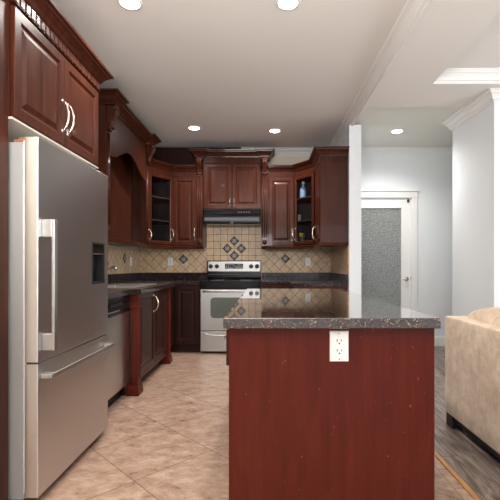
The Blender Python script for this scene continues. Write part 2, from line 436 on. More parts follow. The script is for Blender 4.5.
# crown mouldings
def crown_prof(z, h, p):
    return [(0, z), (0, z-h), (0.10*p, z-h), (0.14*p, z-h*0.86), (0.30*p, z-h*0.80), (0.42*p, z-h*0.55), (0.62*p, z-h*0.34), (0.78*p, z-h*0.26), (0.80*p, z-h*0.14), (0.92*p, z-h*0.10), (p, z)]
b = nb(); sweep(b, [(XL, -3.0), (XL, YB), (0.983, YB), (0.983, -3.0)], crown_prof(CZ, 0.095, 0.095), -1); struct('trim_2', b, M['trim'])
b = nb(); sweep(b, [(TX0, TY0), (TX1, TY0), (TX1, TY1), (TX0, TY1), (TX0, TY0)], crown_prof(TZ, 0.10, 0.07), 1); struct('trim_3', b, M['trim'])
b = nb(); sweep(b, [(1.08, YH), (5.0, YH)], crown_prof(HZ, 0.075, 0.075), -1); struct('trim_4', b, M['trim'])
b = nb(); sweep(b, [(5.0, 4.57), (2.09, 4.57), (2.09, 4.1)], crown_prof(HZ, 0.11, 0.085), -1); sweep(b, [(2.09, 4.1), (2.09, 3.74), (5.0, 3.74)], crown_prof(BZ, 0.09, 0.085), -1); struct('trim_5', b, M['trim'])
bp = [(0, 0), (0.016, 0), (0.016, 0.115), (0.011, 0.125), (0.007, 0.14), (0, 0.14)]
b = nb(); sweep(b, [(DX1+0.075, YH), (5.0, YH)], bp, -1); struct('baseboard_hall', b, M['trim'])
b = nb(); sweep(b, [(5.0, 4.57), (2.09, 4.57), (2.09, 3.74), (5.0, 3.74)], bp, -1); struct('baseboard_block', b, M['trim'])
b = nb(); sweep(b, [(XR, 4.6), (1.08, 4.6), (1.08, YH), (DX0-0.075, YH)], bp, -1); struct('baseboard_right', b, M['trim'])
# door casing + door
b = nb()
box(b, DX1+0.005, DX1+0.08, YH-0.018, YH-0.0005, 0, DZ+0.012); box(b, DX0-0.08, DX0-0.005, YH-0.018, YH-0.0005, 0, DZ+0.012)
box(b, DX0-0.085, DX1+0.085, YH-0.022, YH-0.0005, DZ+0.012, DZ+0.095); box(b, DX0-0.10, DX1+0.10, YH-0.038, YH-0.0005, DZ+0.095, DZ+0.118)
struct('trim_6', b, M['trim'], 0.003)
b = nb()
dy0, dy1 = YH+0.012, YH+0.05
gx0, gx1, gz0, gz1 = 1.32, 1.895, 0.3, 1.918
box(b, DX0+0.004, gx0, dy0, dy1, 0.01, DZ-0.004); box(b, gx1, DX1-0.004, dy0, dy1, 0.01, DZ-0.004)
box(b, gx0, gx1, dy0, dy1, 0.01, gz0); box(b, gx0, gx1, dy0, dy1, gz1, DZ-0.004)
door = struct('door_1', b, M['trim'], 0, 'white interior door with full pebbled glass at the hall end')
b = nb()
for q in ((gx0, gx0+0.012, gz0, gz1), (gx1-0.012, gx1, gz0, gz1), (gx0, gx1, gz0, gz0+0.012), (gx0, gx1, gz1-0.012, gz1)): box(b, q[0], q[1], dy0-0.006, dy0+0.008, q[2], q[3])
obj('glazing_bead', b, M['trim'], door)
b = nb(); box(b, gx0, gx1, dy0+0.012, dy0+0.020, gz0, gz1); g = obj('glass_pane', b, M['rainglass'], door); g['label'] = 'grey pebbled glass pane'
b = nb(); lathe(b, (1.955, dy0, 0.925), (0, -1, 0), [(0, 0.028), (0.006, 0.03), (0.008, 0.012), (0.04, 0.011)]); tube(b, [(1.957, dy0-0.04, 0.925), (1.93, dy0-0.045, 0.925), (1.90, dy0-0.043, 0.922)], [0.014, 0.013, 0.010]); obj('door_handle', b, M['nickel'], door)
b = nb(); box(b, DX1-0.004, DX1+0.006, dy0-0.008, dy0+0.01, 0.90, 0.96); obj('strike_plate', b, M['grey_dark'], door)
b = nb(); box(b, DX1-0.055, DX1-0.03, dy0-0.02, dy0, DZ-0.05, DZ-0.01); obj('door_catch', b, M['wood_in'], door)

# ================================================================== CABINETRY
def handle(F, a, b0, b1, parent, out=0.032, r=0.005, name='handle', base=0.0):
    bm = nb(); pts = []; rr = []; n = 14
    for i in range(n+1):
        t = i/n; pts.append(F.p(a, b0+(b1-b0)*t, base+out*math.sin(PI*t)**0.6)); rr.append(r*(0.85+0.5*math.sin(PI*t)))
    tube(bm, pts, rr, 8)
    for bb in (b0, b1): lathe(bm, F.p(a, bb, base-0.001), F.w, [(0, r*1.9), (0.003, r*1.9), (0.006, r*1.1)], 10)
    return obj(name, bm, M['nickel'], parent)
RAISED = [(0.0, 0.018), (0.003, 0.021), (0.050, 0.021), (0.054, 0.016), (0.060, 0.011), (0.070, 0.011), (0.094, 0.0195), (0.098, 0.0195)]
def door_panel(F, a0, a1, b0, b1, mat, parent, name='door', fr=0.050):
    bm = nb(); k = fr/0.05; k = min(k, (a1-a0)*0.5/0.12)
    nested(bm, F, a0, a1, b0, b1, [(i*k, h) for i, h in RAISED], 0.001)
    return obj(name, bm, mat, parent, 0.0008)
def glass_door(F, a0, a1, b0, b1, mat, parent, fr=0.045):
    bm = nb(); R = []
    prof = [(0, 0.001), (0, 0.019), (0.003, 0.021), (fr-0.008, 0.021), (fr, 0.013), (fr, 0.001)]
    for ins, h in prof: R.append([bm.verts.new(F.p(a, b_, h)) for a, b_ in ((a0+ins, b0+ins), (a1-ins, b0+ins), (a1-ins, b1-ins), (a0+ins, b1-ins))])
    for i in range(len(R)):
        j = (i+1) % len(R)
        for k in range(4): bm.faces.new((R[i][k], R[i][(k+1) % 4], R[j][(k+1) % 4], R[j][k]))
    d = obj('door', bm, mat, parent)
    bm = nb(); fbox(bm, F, a0+fr-0.002, a1-fr+0.002, b0+fr-0.002, b1-fr+0.002, 0.006, 0.009); g = obj('glass_pane', bm, M['glass'], d)
    g['label'] = 'clear glass pane'
    return d
WCROWN = [(-0.03, 0), (0.010, 0), (0.012, 0.010), (0.020, 0.014), (0.030, 0.034), (0.050, 0.055), (0.062, 0.060), (0.064, 0.070), (0.080, 0.074), (0.083, 0.088), (-0.03, 0.088)]
def wcrown(path, ztop, side, mat, parent, sc=1.0):
    bm = nb(); sweep(bm, path, [(o*sc, ztop-0.088*sc+z*sc) for o, z in WCROWN], side); return obj('crown_moulding', bm, mat, parent)
def frieze(path, z0, z1, side, mat, parent, pitch=0.026):
    """band with small vertical reeds"""
    bm = nb(); sweep(bm, path, [(-0.02, z0), (0.004, z0), (0.004, z1), (-0.02, z1)], side)
    for i in range(len(path)-1):
        A = Vector(path[i]); B = Vector(path[i+1]); d = B-A; L = d.length
        if L < 0.06: continue
        u = d/L; nn = Vector((-u.y, u.x))*side; k = int(L/pitch)
        F = Fr((A.x, A.y, 0), (u.x, u.y, 0), (nn.x, nn.y, 0))
        for j in range(k):
            a = (j+0.5)*L/k; m = 0.006
            pr = [(a-0.44*pitch, 0.004), (a-0.34*pitch, 0.008), (a+0.34*pitch, 0.008), (a+0.44*pitch, 0.004)]
            lo = [bm.verts.new(F.p(x, z0+m, c)) for x, c in pr]; hi = [bm.verts.new(F.p(x, z1-m, c)) for x, c in pr]
            bm.faces.new(lo); bm.faces.new(hi)
            for q in range(4): bm.faces.new((lo[q], lo[(q+1) % 4], hi[(q+1) % 4], hi[q]))
    return obj('frieze', bm, mat, parent)
def lightrail(path, z0, side, mat, parent):
    bm = nb(); sweep(bm, path, [(-0.02, z0), (0.012, z0), (0.018, z0+0.010), (0.014, z0+0.022), (0.020, z0+0.030), (0.016, z0+0.045), (-0.02, z0+0.045)], side)
    return obj('light_rail', bm, mat, parent)
def pilaster(F, a0, a1, b0, b1, mat, parent, rosette=True, c0=-0.02, c1=0.024):
    bm = nb(); w_ = a1-a0
    fbox(bm, F, a0, a1, b0, b1, c0, c1)
    k = 3
    for i in range(k):
        a = a0+w_*(i+0.5)/k; tube(bm, [F.p(a, b0+(0.11 if rosette else 0.03), c1), F.p(a, b1-0.03, c1)], w_*0.10, 8)
    if rosette:
        fbox(bm, F, a0-0.003, a1+0.003, b0+0.005, b0+0.09, c0, c1+0.006)
        lathe(bm, F.p((a0+a1)/2, b0+0.047, c1+0.006), F.w, [(0, w_*0.42), (0.006, w_*0.42), (0.003, w_*0.28), (0.010, w_*0.16), (0.012, 0.001)], 16)
    return obj('pilaster', bm, mat, parent, 0)
def corbel(F, a0, a1, b0, b1, mat, parent, depth=0.075, c0=0.0):
    """scrolled corbel: S profile, volutes and carved leaf ridges"""
    bm = nb(); h = b1-b0; pts = [(c0, b1)]
    for i in range(17):
        t = i/16
        c = c0+depth*(0.98-0.62*t+0.20*math.sin(2*PI*t*1.02)*(1-t*0.4)); pts.append((max(c, c0+0.012), b1-h*t))
    pts.append((c0, b0))
    pprofile(bm, F, pts, a0, a1)
    am = (a0+a1)/2; w_ = a1-a0
    for (t, r) in ((0.10, 0.17), (0.86, 0.11)):
        c = c0+depth*(0.98-0.62*t)*0.86
        rr = h*r*0.55
        lathe(bm, F.p(a0-0.006, b1-h*t, c), F.u, [(0, rr*0.4), (0.003, rr), (w_+0.009, rr), (w_+0.012, rr*0.4)], 14)
    for j in range(3):
        a = a0+w_*(0.2+0.3*j); q = []
        rr = []
        for i in range(13):
            t = 0.14+0.72*i/12; c = c0+depth*(0.98-0.62*t+0.20*math.sin(2*PI*t*1.02)*(1-t*0.4))
            q.append(F.p(a+(j-1)*0.006*math.sin(PI*t*2), b1-h*t, c)); rr.append(w_*(0.07+0.05*abs(math.sin(i*1.2))))
        tube(bm, q, rr, 7)
    return obj('corbel', bm, mat, parent)

M['wood_base'] = wood('deep_red_cherry_wood', srgb(40, 14, 9), srgb(56, 20, 13), srgb(70, 28, 18))
W, WD, WR, WB = M['wood'], M['wood_dark'], M['wood_red'], M['wood_base']
LEFT = lambda x, y, z: Fr((x, y, z), (0, 1, 0), (1, 0, 0))       # faces +x, a grows away from the camera
BACK = lambda x, y, z: Fr((x, y, z), (1, 0, 0), (0, -1, 0))      # faces the camera
RIGHT = lambda x, y, z: Fr((x, y, z), (0, 1, 0), (-1, 0, 0))     # faces -x

# --- tall end panel beside the fridge
b = nb(); box(b, XL+0.002, -1.165, 1.74, 1.862, 0, 2.76); 
tp = tag(obj('tall_end_panel', b, W, None, 0.002), 'tall reddish brown wooden end panel at far left edge beside the fridge', 'panel')

# --- cabinet above the fridge
t = thing('overhead_cabinet', 'two-door cherry wood cabinet mounted above the stainless fridge', 'cabinet', (-1.48, 2.345, 1.78))
Y0, Y1 = 1.864, 2.83
b = nb(); box(b, XL+0.002, -1.165, Y0, Y1, 1.785, 2.36); obj('body', b, W, t, 0.001)
b = nb(); box(b, XL+0.002, -1.150, Y0, Y1, 1.775, 1.785); bo = obj('bottom_panel', b, M['melamine'], t); bo['label'] = 'pale underside panel'
F = LEFT(-1.165, Y0, 0)
m = (Y1-Y0)/2
for a0, a1, ha in ((0.010, m-0.002, m-0.03), (m+0.002, m*2-0.012, m+0.03)):
    d = door_panel(F, a0, a1, 1.79, 2.298, W, t)
    handle(F, ha, 1.87, 2.04, d, 0.034, 0.0055, base=0.021)
frieze([(-1.146, Y0), (-1.146, Y1)], 2.312, 2.365, -1, W, t, 0.042)
wcrown([(-1.155, Y0), (-1.155, Y1), (XL+0.01, Y1)], 2.445, -1, W, t)

# --- arched valance cabinet over the sink
t = thing('arched_cabinet', 'dark cherry wall cabinet with arched valance and carved corbels over the sink', 'cabinet', (-1.6, 4.28, 1.33))
YA0, YA1 = 3.66, 4.98
XF = -1.475
b = nb(); box(b, XL+0.002, -1.60, YA0+0.02, YA1-0.02, 1.345, 2.56); box(b, -1.60, XF+0.03, YA0+0.02, YA1-0.02, 1.345, 1.375); obj('body', b, W, t, 0.001)
b = nb(); box(b, XL+0.01, XF+0.055, YA0, YA0+0.02, 1.375, 2.56); obj('side_panel', b, W, t)
b = nb(); box(b, XL+0.01, XF+0.035, YA1-0.02, YA1, 1.375, 2.56); obj('side_panel', b, W, t)
F = LEFT(XF, YA0, 0); L = YA1-YA0
b = nb()
def archz(u):   # u in 0..1 along the opening
    x = abs(u-0.5)*2
    if x > 0.86: return 2.12
    if x > 0.80: return 2.12+0.018*(0.86-x)/0.06
    q = x/0.80
    return 2.138+0.145*(math.cos(q*PI)*0.5+0.5)**0.75
pa = [(0.10+(L-0.20)*i/48, archz(i/48)) for i in range(49)]
fprism(b, F, [(0.10, 2.56)] + pa + [(L-0.10, 2.56)], 0.035, 0.055); obj('valance', b, W, t)
for a0, a1 in ((0.0, 0.10), (L-0.10, L)):
    pilaster(F, a0+0.015, a1-0.015, 1.375, 2.34, W, t, True, 0.0, 0.058)
    corbel(F, a0+0.012, a1-0.012, 2.33, 2.555, W, t, 0.085, 0.055)
for mm_ in (0,):
    lightrail([(XF+0.035, YA0), (XF+0.035, YA1)], 1.33, -1, W, t)
X0 = XF+0.055; X1 = X0+0.045
wcrown([(XL+0.01, YA0), (X1, YA0), (X1, YA0+0.11), (X0, YA0+0.11), (X0, YA1-0.11), (X1, YA1-0.11), (X1, YA1), (XL+0.01, YA1)], 2.65, -1, W, t, 1.15)
b = nb(); box(b, XL+0.01, X0-0.001, YA0, YA1, 2.55, 2.62); box(b, X0-0.02, X1, YA0, YA0+0.11, 2.55, 2.6); box(b, X0-0.02, X1, YA1-0.11, YA1, 2.55, 2.6); obj('top_block', b, W, t)

# --- left corner cabinet with glass door
def corner_cabinet(name, label, P, interior, F, w_, a_hand, side, crown_path):
    t = thing(name, label, 'cabinet', (P[0][0], P[0][1], 1.33))
    bm = nb(); prism(bm, P, 1.375, 1.40); obj('base_panel', bm, W, t)
    bm = nb(); prism(bm, P, 2.30, 2.36); obj('top_panel', bm, W, t)
    bm = nb()
    for (xa, ya), (xb, yb) in interior:
        box(bm, min(xa, xb), max(xa, xb), min(ya, yb), max(ya, yb), 1.40, 2.30)
    obj('back_panel', bm, M['wood_in'], t)
    for z in (1.69, 1.99):
        bm = nb(); prism(bm, P, z, z+0.016); obj('shelf', bm, M['wood_in'], t)
    d = glass_door(F, 0.0, w_, 1.385, 2.295, W, t, 0.048)
    handle(F, a_hand, 1.455, 1.60, d, 0.030, 0.005, base=0.021)
    frieze(crown_path, 2.30, 2.365, side, W, t)
    wcrown(crown_path, 2.445, side, W, t)
    lightrail(crown_path, 1.33, side, W, t)
    return t
A, Bp = Vector((-1.475, 5.17)), Vector((-1.25, 5.51))
u = (Bp-A).normalized()
P = [(-1.475, 4.985), (-1.475, 5.17), (-1.25, 5.51), (-1.25, YB-0.002), (XL+0.002, YB-0.002), (XL+0.002, 4.985)]
tL = corner_cabinet('corner_cabinet', 'left corner wall cabinet with angled glass door, beside the arched cabinet', P,
    [((XL+0.003, 4.99), (XL+0.02, YB-0.01)), ((XL+0.003, YB-0.02), (-1.25, YB-0.004)), ((-1.27, 5.54), (-1.251, YB-0.01)), ((XL+0.01, 4.987), (-1.48, 5.003))],
    Fr((A.x, A.y, 0), (u.x, u.y, 0), (u.y, -u.x, 0)), (Bp-A).length, (Bp-A).length-0.022, -1, [(-1.475, 4.99), (-1.475, 5.17), (-1.25, 5.51)])
b = nb(); box(b, -1.495, -1.476, 5.0, 5.165, 1.375, 2.30); sd = obj('filler_panel', b, W, tL)
F = LEFT(-1.475, 5.0, 0); door_panel(F, 0.0, 0.16, 1.385, 2.295, W, tL); 
handle(F, 0.135, 1.43, 1.56, tL, 0.032, 0.005, base=0.021)

# --- left back wall cabinet
YF = 5.51
t = thing('wall_cabinet', 'tall single-door wall cabinet left of the range hood', 'cabinet', (-1.04, 5.7, 1.33))
b = nb(); box(b, -1.248, -0.83, YF, YB-0.002, 1.375, 2.36); obj('body', b, W, t, 0.001)
F = BACK(0, YF, 0)
d = door_panel(F, -1.235, -0.925, 1.385, 2.295, W, t); handle(F, -0.944, 1.455, 1.60, d, 0.028, 0.0045, base=0.021)
pilaster(F, -0.915, -0.832, 1.375, 2.34, W, t, True, 0, 0.03)
frieze([(-1.25, YF), (-0.92, YF)], 2.30, 2.365, -1, W, t); wcrown([(-1.25, YF), (-0.92, YF)], 2.445, -1, W, t); lightrail([(-1.25, YF), (-0.825, YF)], 1.33, -1, W, t)

# --- hood cabinet
t = thing('hood_cabinet', 'two-door cabinet with corbels and raised crown directly above the black range hood', 'cabinet', (-0.44, 5.7, 1.865))
b = nb(); box(b, -0.828, -0.052, YF, YB-0.002, 1.865, 2.56); box(b, -0.92, 0.045, YF+0.005, YB-0.12, 2.45, 2.60); obj('body', b, W, t, 0.001)
for a0, a1, ha in ((-0.818, -0.444, -0.468), (-0.438, -0.064, -0.414)):
    d = door_panel(F, a0, a1, 1.872, 2.475, W, t); handle(F, ha, 1.92, 2.01, d, 0.024, 0.0035, base=0.021)
for a0, a1 in ((-0.915, -0.832), (-0.046, 0.037)):
    corbel(F, a0+0.008, a1-0.008, 2.30, 2.54, W, t, 0.10, 0.005)
yb = YF-0.045; 
frieze([(-0.82, YF-0.012), (-0.06, YF-0.012)], 2.485, 2.565, -1, W, t, 0.032)
for xa, xb in ((-0.93, -0.818), (-0.06, 0.05)):
    b = nb(); box(b, xa, xb, yb, YF, 2.525, 2.60); obj('corbel_cap', b, W, t, 0.003)
wcrown([(-0.93, YB-0.05), (-0.93, yb), (-0.818, yb), (-0.818, YF-0.01), (-0.06, YF-0.01), (-0.06, yb), (0.05, yb), (0.05, YB-0.1)], 2.65, 1 if False else -1, W, t, 1.0)

# --- dark wood soffit board above left cabinets
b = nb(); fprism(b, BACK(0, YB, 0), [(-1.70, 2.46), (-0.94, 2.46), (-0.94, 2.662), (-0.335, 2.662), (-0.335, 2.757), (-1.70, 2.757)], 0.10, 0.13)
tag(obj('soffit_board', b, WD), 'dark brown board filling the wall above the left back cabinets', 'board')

# --- right back wall cabinet
t = thing('wall_cabinet', 'tall single-door wall cabinet right of the range hood', 'cabinet', (0.18, 5.7, 1.33))
b = nb(); box(b, -0.05, 0.398, YF, YB-0.002, 1.375, 2.36); obj('body', b, W, t, 0.001)
d = door_panel(F, 0.05, 0.385, 1.385, 2.295, W, t); handle(F, 0.36, 1.455, 1.60, d, 0.028, 0.0045, base=0.021)
pilaster(F, -0.046, 0.037, 1.375, 2.34, W, t, True, 0, 0.03)
frieze([(0.045, YF), (0.40, YF)], 2.30, 2.365, -1, W, t); wcrown([(0.045, YF), (0.40, YF)], 2.445, -1, W, t); lightrail([(-0.05, YF), (0.40, YF)], 1.33, -1, W, t)
# --- right corner cabinet with glass door
A, Bp = Vector((0.40, 5.51)), Vector((0.632, 5.19)); u = (Bp-A).normalized()
P = [(0.40, 5.51), (0.632, 5.19), (XR-0.002, 5.19), (XR-0.002, YB-0.002), (0.40, YB-0.002)]
tR = corner_cabinet('corner_cabinet', 'right corner wall cabinet with angled glass door and bottles inside', P,
    [((XR-0.02, 5.2), (XR-0.004, YB-0.01)), ((0.41, YB-0.02), (XR-0.01, YB-0.004)), ((0.401, 5.54), (0.42, YB-0.01)), ((0.66, 5.192), (XR-0.01, 5.208))],
    Fr((A.x, A.y, 0), (u.x, u.y, 0), (u.y, -u.x, 0)), (Bp-A).length, 0.022, -1, [(0.40, 5.51), (0.632, 5.19)])
# --- right side cabinet (side panel faces the camera)
t = thing('end_cabinet', 'wall cabinet with wide plain side facing the room beside the white wall', 'cabinet', (0.79, 4.92, 1.33))
b = nb(); box(b, 0.652, XR-0.002, 4.672, 5.188, 1.375, 2.36); obj('body', b, W, t, 0.001)
b = nb(); box(b, 0.632, XR-0.002, 4.66, 4.672, 1.365, 2.36); sp = obj('side_panel', b, M['wood'], t, 0.001)
F = RIGHT(0.652, 4.66, 0)
d = door_panel(F, 0.03, 0.51, 1.385, 2.295, W, t); handle(F, 0.47, 1.43, 1.60, d, 0.040, 0.006, base=0.021)
pp = [(0.632, 5.188), (0.632, 4.66), (XR-0.002, 4.66)]
frieze(pp, 2.30, 2.365, -1, W, t); wcrown(pp, 2.445, -1, W, t); lightrail(pp, 1.33, -1, W, t)

# --- things in the glass cabinets
t = thing('spray_bottle', 'pale blue spray bottle on upper shelf behind the right glass door', 'bottle', (0.515, 5.57, 2.007))
c = (0.515, 5.57, 2.007)
b = nb(); lathe(b, c, (0, 0, 1), [(0, 0.040), (0.01, 0.046), (0.13, 0.046), (0.165, 0.030), (0.185, 0.016), (0.20, 0.016)], 18); obj('bottle_body', b, plain('pale_blue_plastic', srgb(180, 205, 232), 0.4), t)
b = nb(); box(b, 0.498, 0.532, 5.52, 5.59, 2.207, 2.245); box(b, 0.507, 0.523, 5.515, 5.53, 2.16, 2.207); obj('trigger', b, M['white_plastic'], t, 0.003)
b = nb(); box(b, 0.445, 0.482, 5.55, 5.59, 1.706, 1.80); tag(obj('small_carton', b, plain('cream_card', srgb(216, 190, 160), 0.6), None, 0.002), 'small cream carton on the middle shelf behind the right glass door', 'box')
t = thing('flower_jar', 'small dark jar of yellow flowers low behind the right glass door', 'jar', (0.50, 5.53, 1.40))
b = nb(); lathe(b, (0.50, 5.53, 1.40), (0, 0, 1), [(0, 0.03), (0.01, 0.035), (0.07, 0.035), (0.09, 0.025), (0.10, 0.027)], 16); obj('jar_body', b, M['grey_dark'], t)
b = nb()
for k in range(9):
    a = k*0.7; r = 0.028 if k else 0; x, y, z = 0.50+r*math.cos(a), 5.53+r*math.sin(a), 1.525+0.018*math.sin(k*2.1)
    tube(b, [(0.50+r*0.3*math.cos(a), 5.53+r*0.3*math.sin(a), 1.48), (x, y, z)], 0.002, 6); ball(b, (x, y, z), 0.014, 0.014, 0.011, 8)
obj('flowers', b, plain('yellow_petals', srgb(215, 180, 50), 0.6), t)
b = nb(); lathe(b, (-1.47, 5.50, 1.706), (0, 0, 1), [(0, 0.02), (0.004, 0.035), (0.018, 0.04), (0.016, 0.035), (0.006, 0.02)], 16); tag(obj('small_dish', b, plain('yellow_ceramic', srgb(190, 170, 70), 0.4)), 'small yellow dish on the shelf behind the left glass door', 'dish')

# ------------------------------------------------------------------ range hood
t = thing('range_hood', 'black under-cabinet range hood over the stove', 'range hood', (-0.44, 5.6, 1.66))
F = BACK(0, YB-0.01, 0)
b = nb(); pprofile(b, F, [(0, 1.863), (0.345, 1.863), (0.352, 1.80), (0.40, 1.765), (0.40, 1.685), (0.385, 1.665), (0, 1.665)], -0.818, -0.062); obj('hood_body', b, M['black'], t, 0.003)
b = nb(); fbox(b, F, -0.80, -0.08, 1.703, 1.745, 0.398, 0.405); g = obj('trim_strip', b, M['hood_strip'], t, 0.002); g['label'] = 'brushed grey metal strip'
b = nb(); fbox(b, F, -0.455, -0.42, 1.668, 1.692, 0.398, 0.408); g = obj('badge', b, M['hood_strip'], t, 0.002)
for k in range(5):
    b = nb(); fbox(b, F, -0.36+k*0.035, -0.345+k*0.035, 1.815, 1.835, 0.345, 0.354); obj('switch', b, M['grey_dark'], t)

# ================================================================== BACKSPLASH
e = 0.010
b = nb()
box(b, XL+e, -0.832, YB-e, YB-0.001, 1.01, 1.374, 0)
box(b, -0.832, -0.046, YB-e, YB-0.001, 0.93, 1.66, 1)
box(b, -0.046, XR-e, YB-e, YB-0.001, 1.01, 1.374, 0)
bs = tag(obj('tile_backsplash', b, [M['tile_dx'], M['tile_sx']]), 'beige tiled backsplash on the back wall behind the stove', 'backsplash')
b = nb(); box(b, XL+0.001, XL+e, 2.75, YB-0.001, 1.01, 1.326)
bsl = tag(obj('tile_backsplash', b, M['tile_dy']), 'beige tiled backsplash on the left wall above the sink counter', 'backsplash')
b = nb(); box(b, XR-e, XR-0.001, 4.62, YB-0.001, 1.01, 1.326)
tag(obj('tile_backsplash', b, M['tile_dy']), 'beige tiled backsplash on the short right wall under the end cabinet', 'backsplash')
def accent_tile(F, a, z, s=0.056, nm='accent_tile', host=None):
    bm = nb(); 
    R = []
    for k, h in ((1.0, 0.0), (1.0, 0.005), (0.86, 0.006), (0.80, 0.003)):
        R.append([bm.verts.new(F.p(a+dx*s*k, z+dz*s*k, h)) for dx, dz in ((-1, 0), (0, -1), (1, 0), (0, 1))])
    for i in range(len(R)-1):
        for k in range(4): bm.faces.new((R[i][k], R[i][(k+1) % 4], R[i+1][(k+1) % 4], R[i+1][k]))
    bm.faces.new(R[-1]); bm.faces.new(R[0])
    for k in range(4):   # four-petal relief
        an = k*PI/2+PI/4
        for rr, q in ((0.35, 0.010), (0.20, 0.007)):
            ball(bm, F.p(a+math.cos(an)*s*rr, z+math.sin(an)*s*rr, 0.004), 0.15*s+q*0.3, 0.004, 0.15*s+q*0.3, 8, 1)
        ball(bm, F.p(a+math.cos(an-PI/4)*s*0.55, z+math.sin(an-PI/4)*s*0.55, 0.004), 0.10*s, 0.004, 0.10*s, 8, 1)
    o = obj(nm, bm, [M['accent'], M['accent_lite']], host or bs); o['label'] = 'dark pewter diamond tile with raised flower'
F = BACK(0, YB-e, 0)
for px, py in ((234.3, 241), (227.3, 248.5), (241.3, 248.5), (234.3, 255.6)):
    accent_tile(F, (px-265)/70.3, H-(py-266)/70.3, 0.070)
accent_tile(F, -1.16, 1.20, 0.070); accent_tile(F, 0.29, 1.21, 0.066)
accent_tile(LEFT(XL+e, 0, 0), 5.20, 1.20, 0.066, host=bsl)

# ------------------------------------------------------------------ outlets
def outlet(name, F, a, z, label, duplex=True, parent=None):
    t = thing(name, label, 'outlet' if duplex else 'switch', F.p(a, z-0.058, 0), None)
    bm = nb(); nested(bm, F, a-0.036, a+0.036, z-0.0585, z+0.0585, [(0, 0.003), (0.003, 0.006)], 0.0003); obj('cover_plate', bm, M['white_plastic'], t)
    bm = nb(); fbox(bm, F, a-0.0175, a+0.0175, z-0.034, z+0.034, 0.005, 0.0075); ins = obj('receptacle', bm, M['white_plastic'], t, 0.001)
    bm = nb()
    for zz in (z+0.019, z-0.019):
        fbox(bm, F, a-0.0100, a-0.0065, zz-0.001, zz+0.009, 0.0068, 0.0078); fbox(bm, F, a+0.0065, a+0.0095, zz, zz+0.008, 0.0068, 0.0078)
        lathe(bm, F.p(a, zz-0.008, 0.0068), F.w, [(0, 0.0032), (0.001, 0.0032)], 10)
    obj('slots', bm, M['grey_dark'], t)
    for zz in (z+0.049, z-0.049):
        bm = nb(); lathe(bm, F.p(a, zz, 0.0055), F.w, [(0, 0.0032), (0.0012, 0.003)], 10); obj('screw', bm, M['nickel'], t)
    return t
outlet('wall_outlet', F, -1.345, 1.165, 'white wall outlet on the tile left of the stove')
outlet('wall_outlet', F, 0.61, 1.165, 'white wall outlet on the tile right of the stove')
outlet('wall_outlet', LEFT(XL+e, 0, 0), 5.45, 1.165, 'white wall outlet on the left side tile above the sink counter')

# ================================================================== BASE CABINETS
def base_body(bm, x0, x1, y0, y1, kick=0.10, top=0.868): box(bm, x0, x1, y0, y1, kick, top)
# dishwasher
t = thing('dishwasher', 'stainless dishwasher with black control panel between fridge and sink cabinet', 'dishwasher', (-1.45, 3.19, 0))
XD = -1.155
b = nb(); box(b, XL+0.02, XD-0.022, 2.885, 3.485, 0.10, 0.866); box(b, XL+0.1, XD-0.07, 2.895, 3.475, 0.004, 0.10); obj('body', b, M['black_matte'], t)
b = nb(); box(b, XD-0.022, XD, 2.887, 3.483, 0.115, 0.722); obj('door', b, M['steel'], t, 0.003)
b = nb(); F = LEFT(XD-0.022, 2.887, 0); pprofile(b, F, [(0, 0.728), (0.026, 0.728), (0.028, 0.76), (0.018, 0.80), (0.030, 0.82), (0.030, 0.864), (0, 0.864)], 0, 0.596); cp = obj('control_panel', b, M['black'], t, 0.001)
b = nb()
for k in range(7): fbox(b, F, 0.12+k*0.035, 0.135+k*0.035, 0.752, 0.758, 0.0262, 0.0285)
obj('button_marks', b, M['label'], cp)
b = nb(); fbox(b, F, 0.16, 0.44, 0.792, 0.812, 0.019, 0.030); obj('handle_grip', b, M['black_matte'], cp, 0.004)
# sink cabinet
t = thing('sink_cabinet', 'projecting reddish sink base cabinet with worn corner posts beside the dishwasher', 'cabinet', (-1.4, 4.1, 0))
XS = -1.105; ys0, ys1 = 3.49, 4.72
b = nb(); box(b, XL+0.02, XS-0.022, ys0+0.005, ys1, 0.10, 0.70); box(b, XL+0.02, XS-0.022, ys0+0.005, ys0+0.03, 0.70, 0.868); box(b, XL+0.02, XS-0.022, ys1-0.025, ys1, 0.70, 0.868); box(b, XS-0.045, XS-0.022, ys0+0.03, ys1-0.025, 0.70, 0.868); box(b, XL+0.1, XS-0.10, ys0+0.02, ys1-0.02, 0.0, 0.10); obj('body', b, M['wood'], t, 0.001)
F = LEFT(XS-0.022, ys0, 0)
for k, (ya, yb_) in enumerate(((ys0, ys0+0.095), (ys1-0.095, ys1))):
    b = nb(); box(b, XS-0.06, XS+0.022, ya+0.008, yb_-0.008, 0.08, 0.868)
    box(b, XS-0.065, XS+0.030, ya, yb_, 0.74, 0.762); box(b, XS-0.062, XS+0.026, ya+0.004, yb_-0.004, 0.81, 0.868)
    tube(b, [(XS+0.022, ya+0.033, 0.14), (XS+0.022, ya+0.033, 0.70)], 0.006, 8); tube(b, [(XS+0.022, ya+0.062, 0.14), (XS+0.022, ya+0.062, 0.70)], 0.006, 8)
    po = obj('corner_post', b, WR, t, 0.003); po['label'] = 'worn red corner post'
    b = nb(); sweep(b, [(XS-0.07, ya), (XS+0.022, ya), (XS+0.022, yb_), (XS-0.07, yb_)], [(-0.03, 0), (0.012, 0), (0.016, 0.02), (0.012, 0.05), (0.004, 0.085), (-0.03, 0.085)], -1); box(b, XS-0.06, XS+0.0, ya+0.02, yb_-0.02, 0.0, 0.086)
    obj('foot', b, WR, po)
wd = (ys1-ys0-0.20)/2
for k in range(2):
    a0 = 0.10+k*(wd+0.002); d = door_panel(F, a0, a0+wd-0.002, 0.135, 0.855, WB, t)
    if k == 0: handle(F, a0+wd-0.035, 0.655, 0.815, d, 0.045, 0.008, base=0.021)
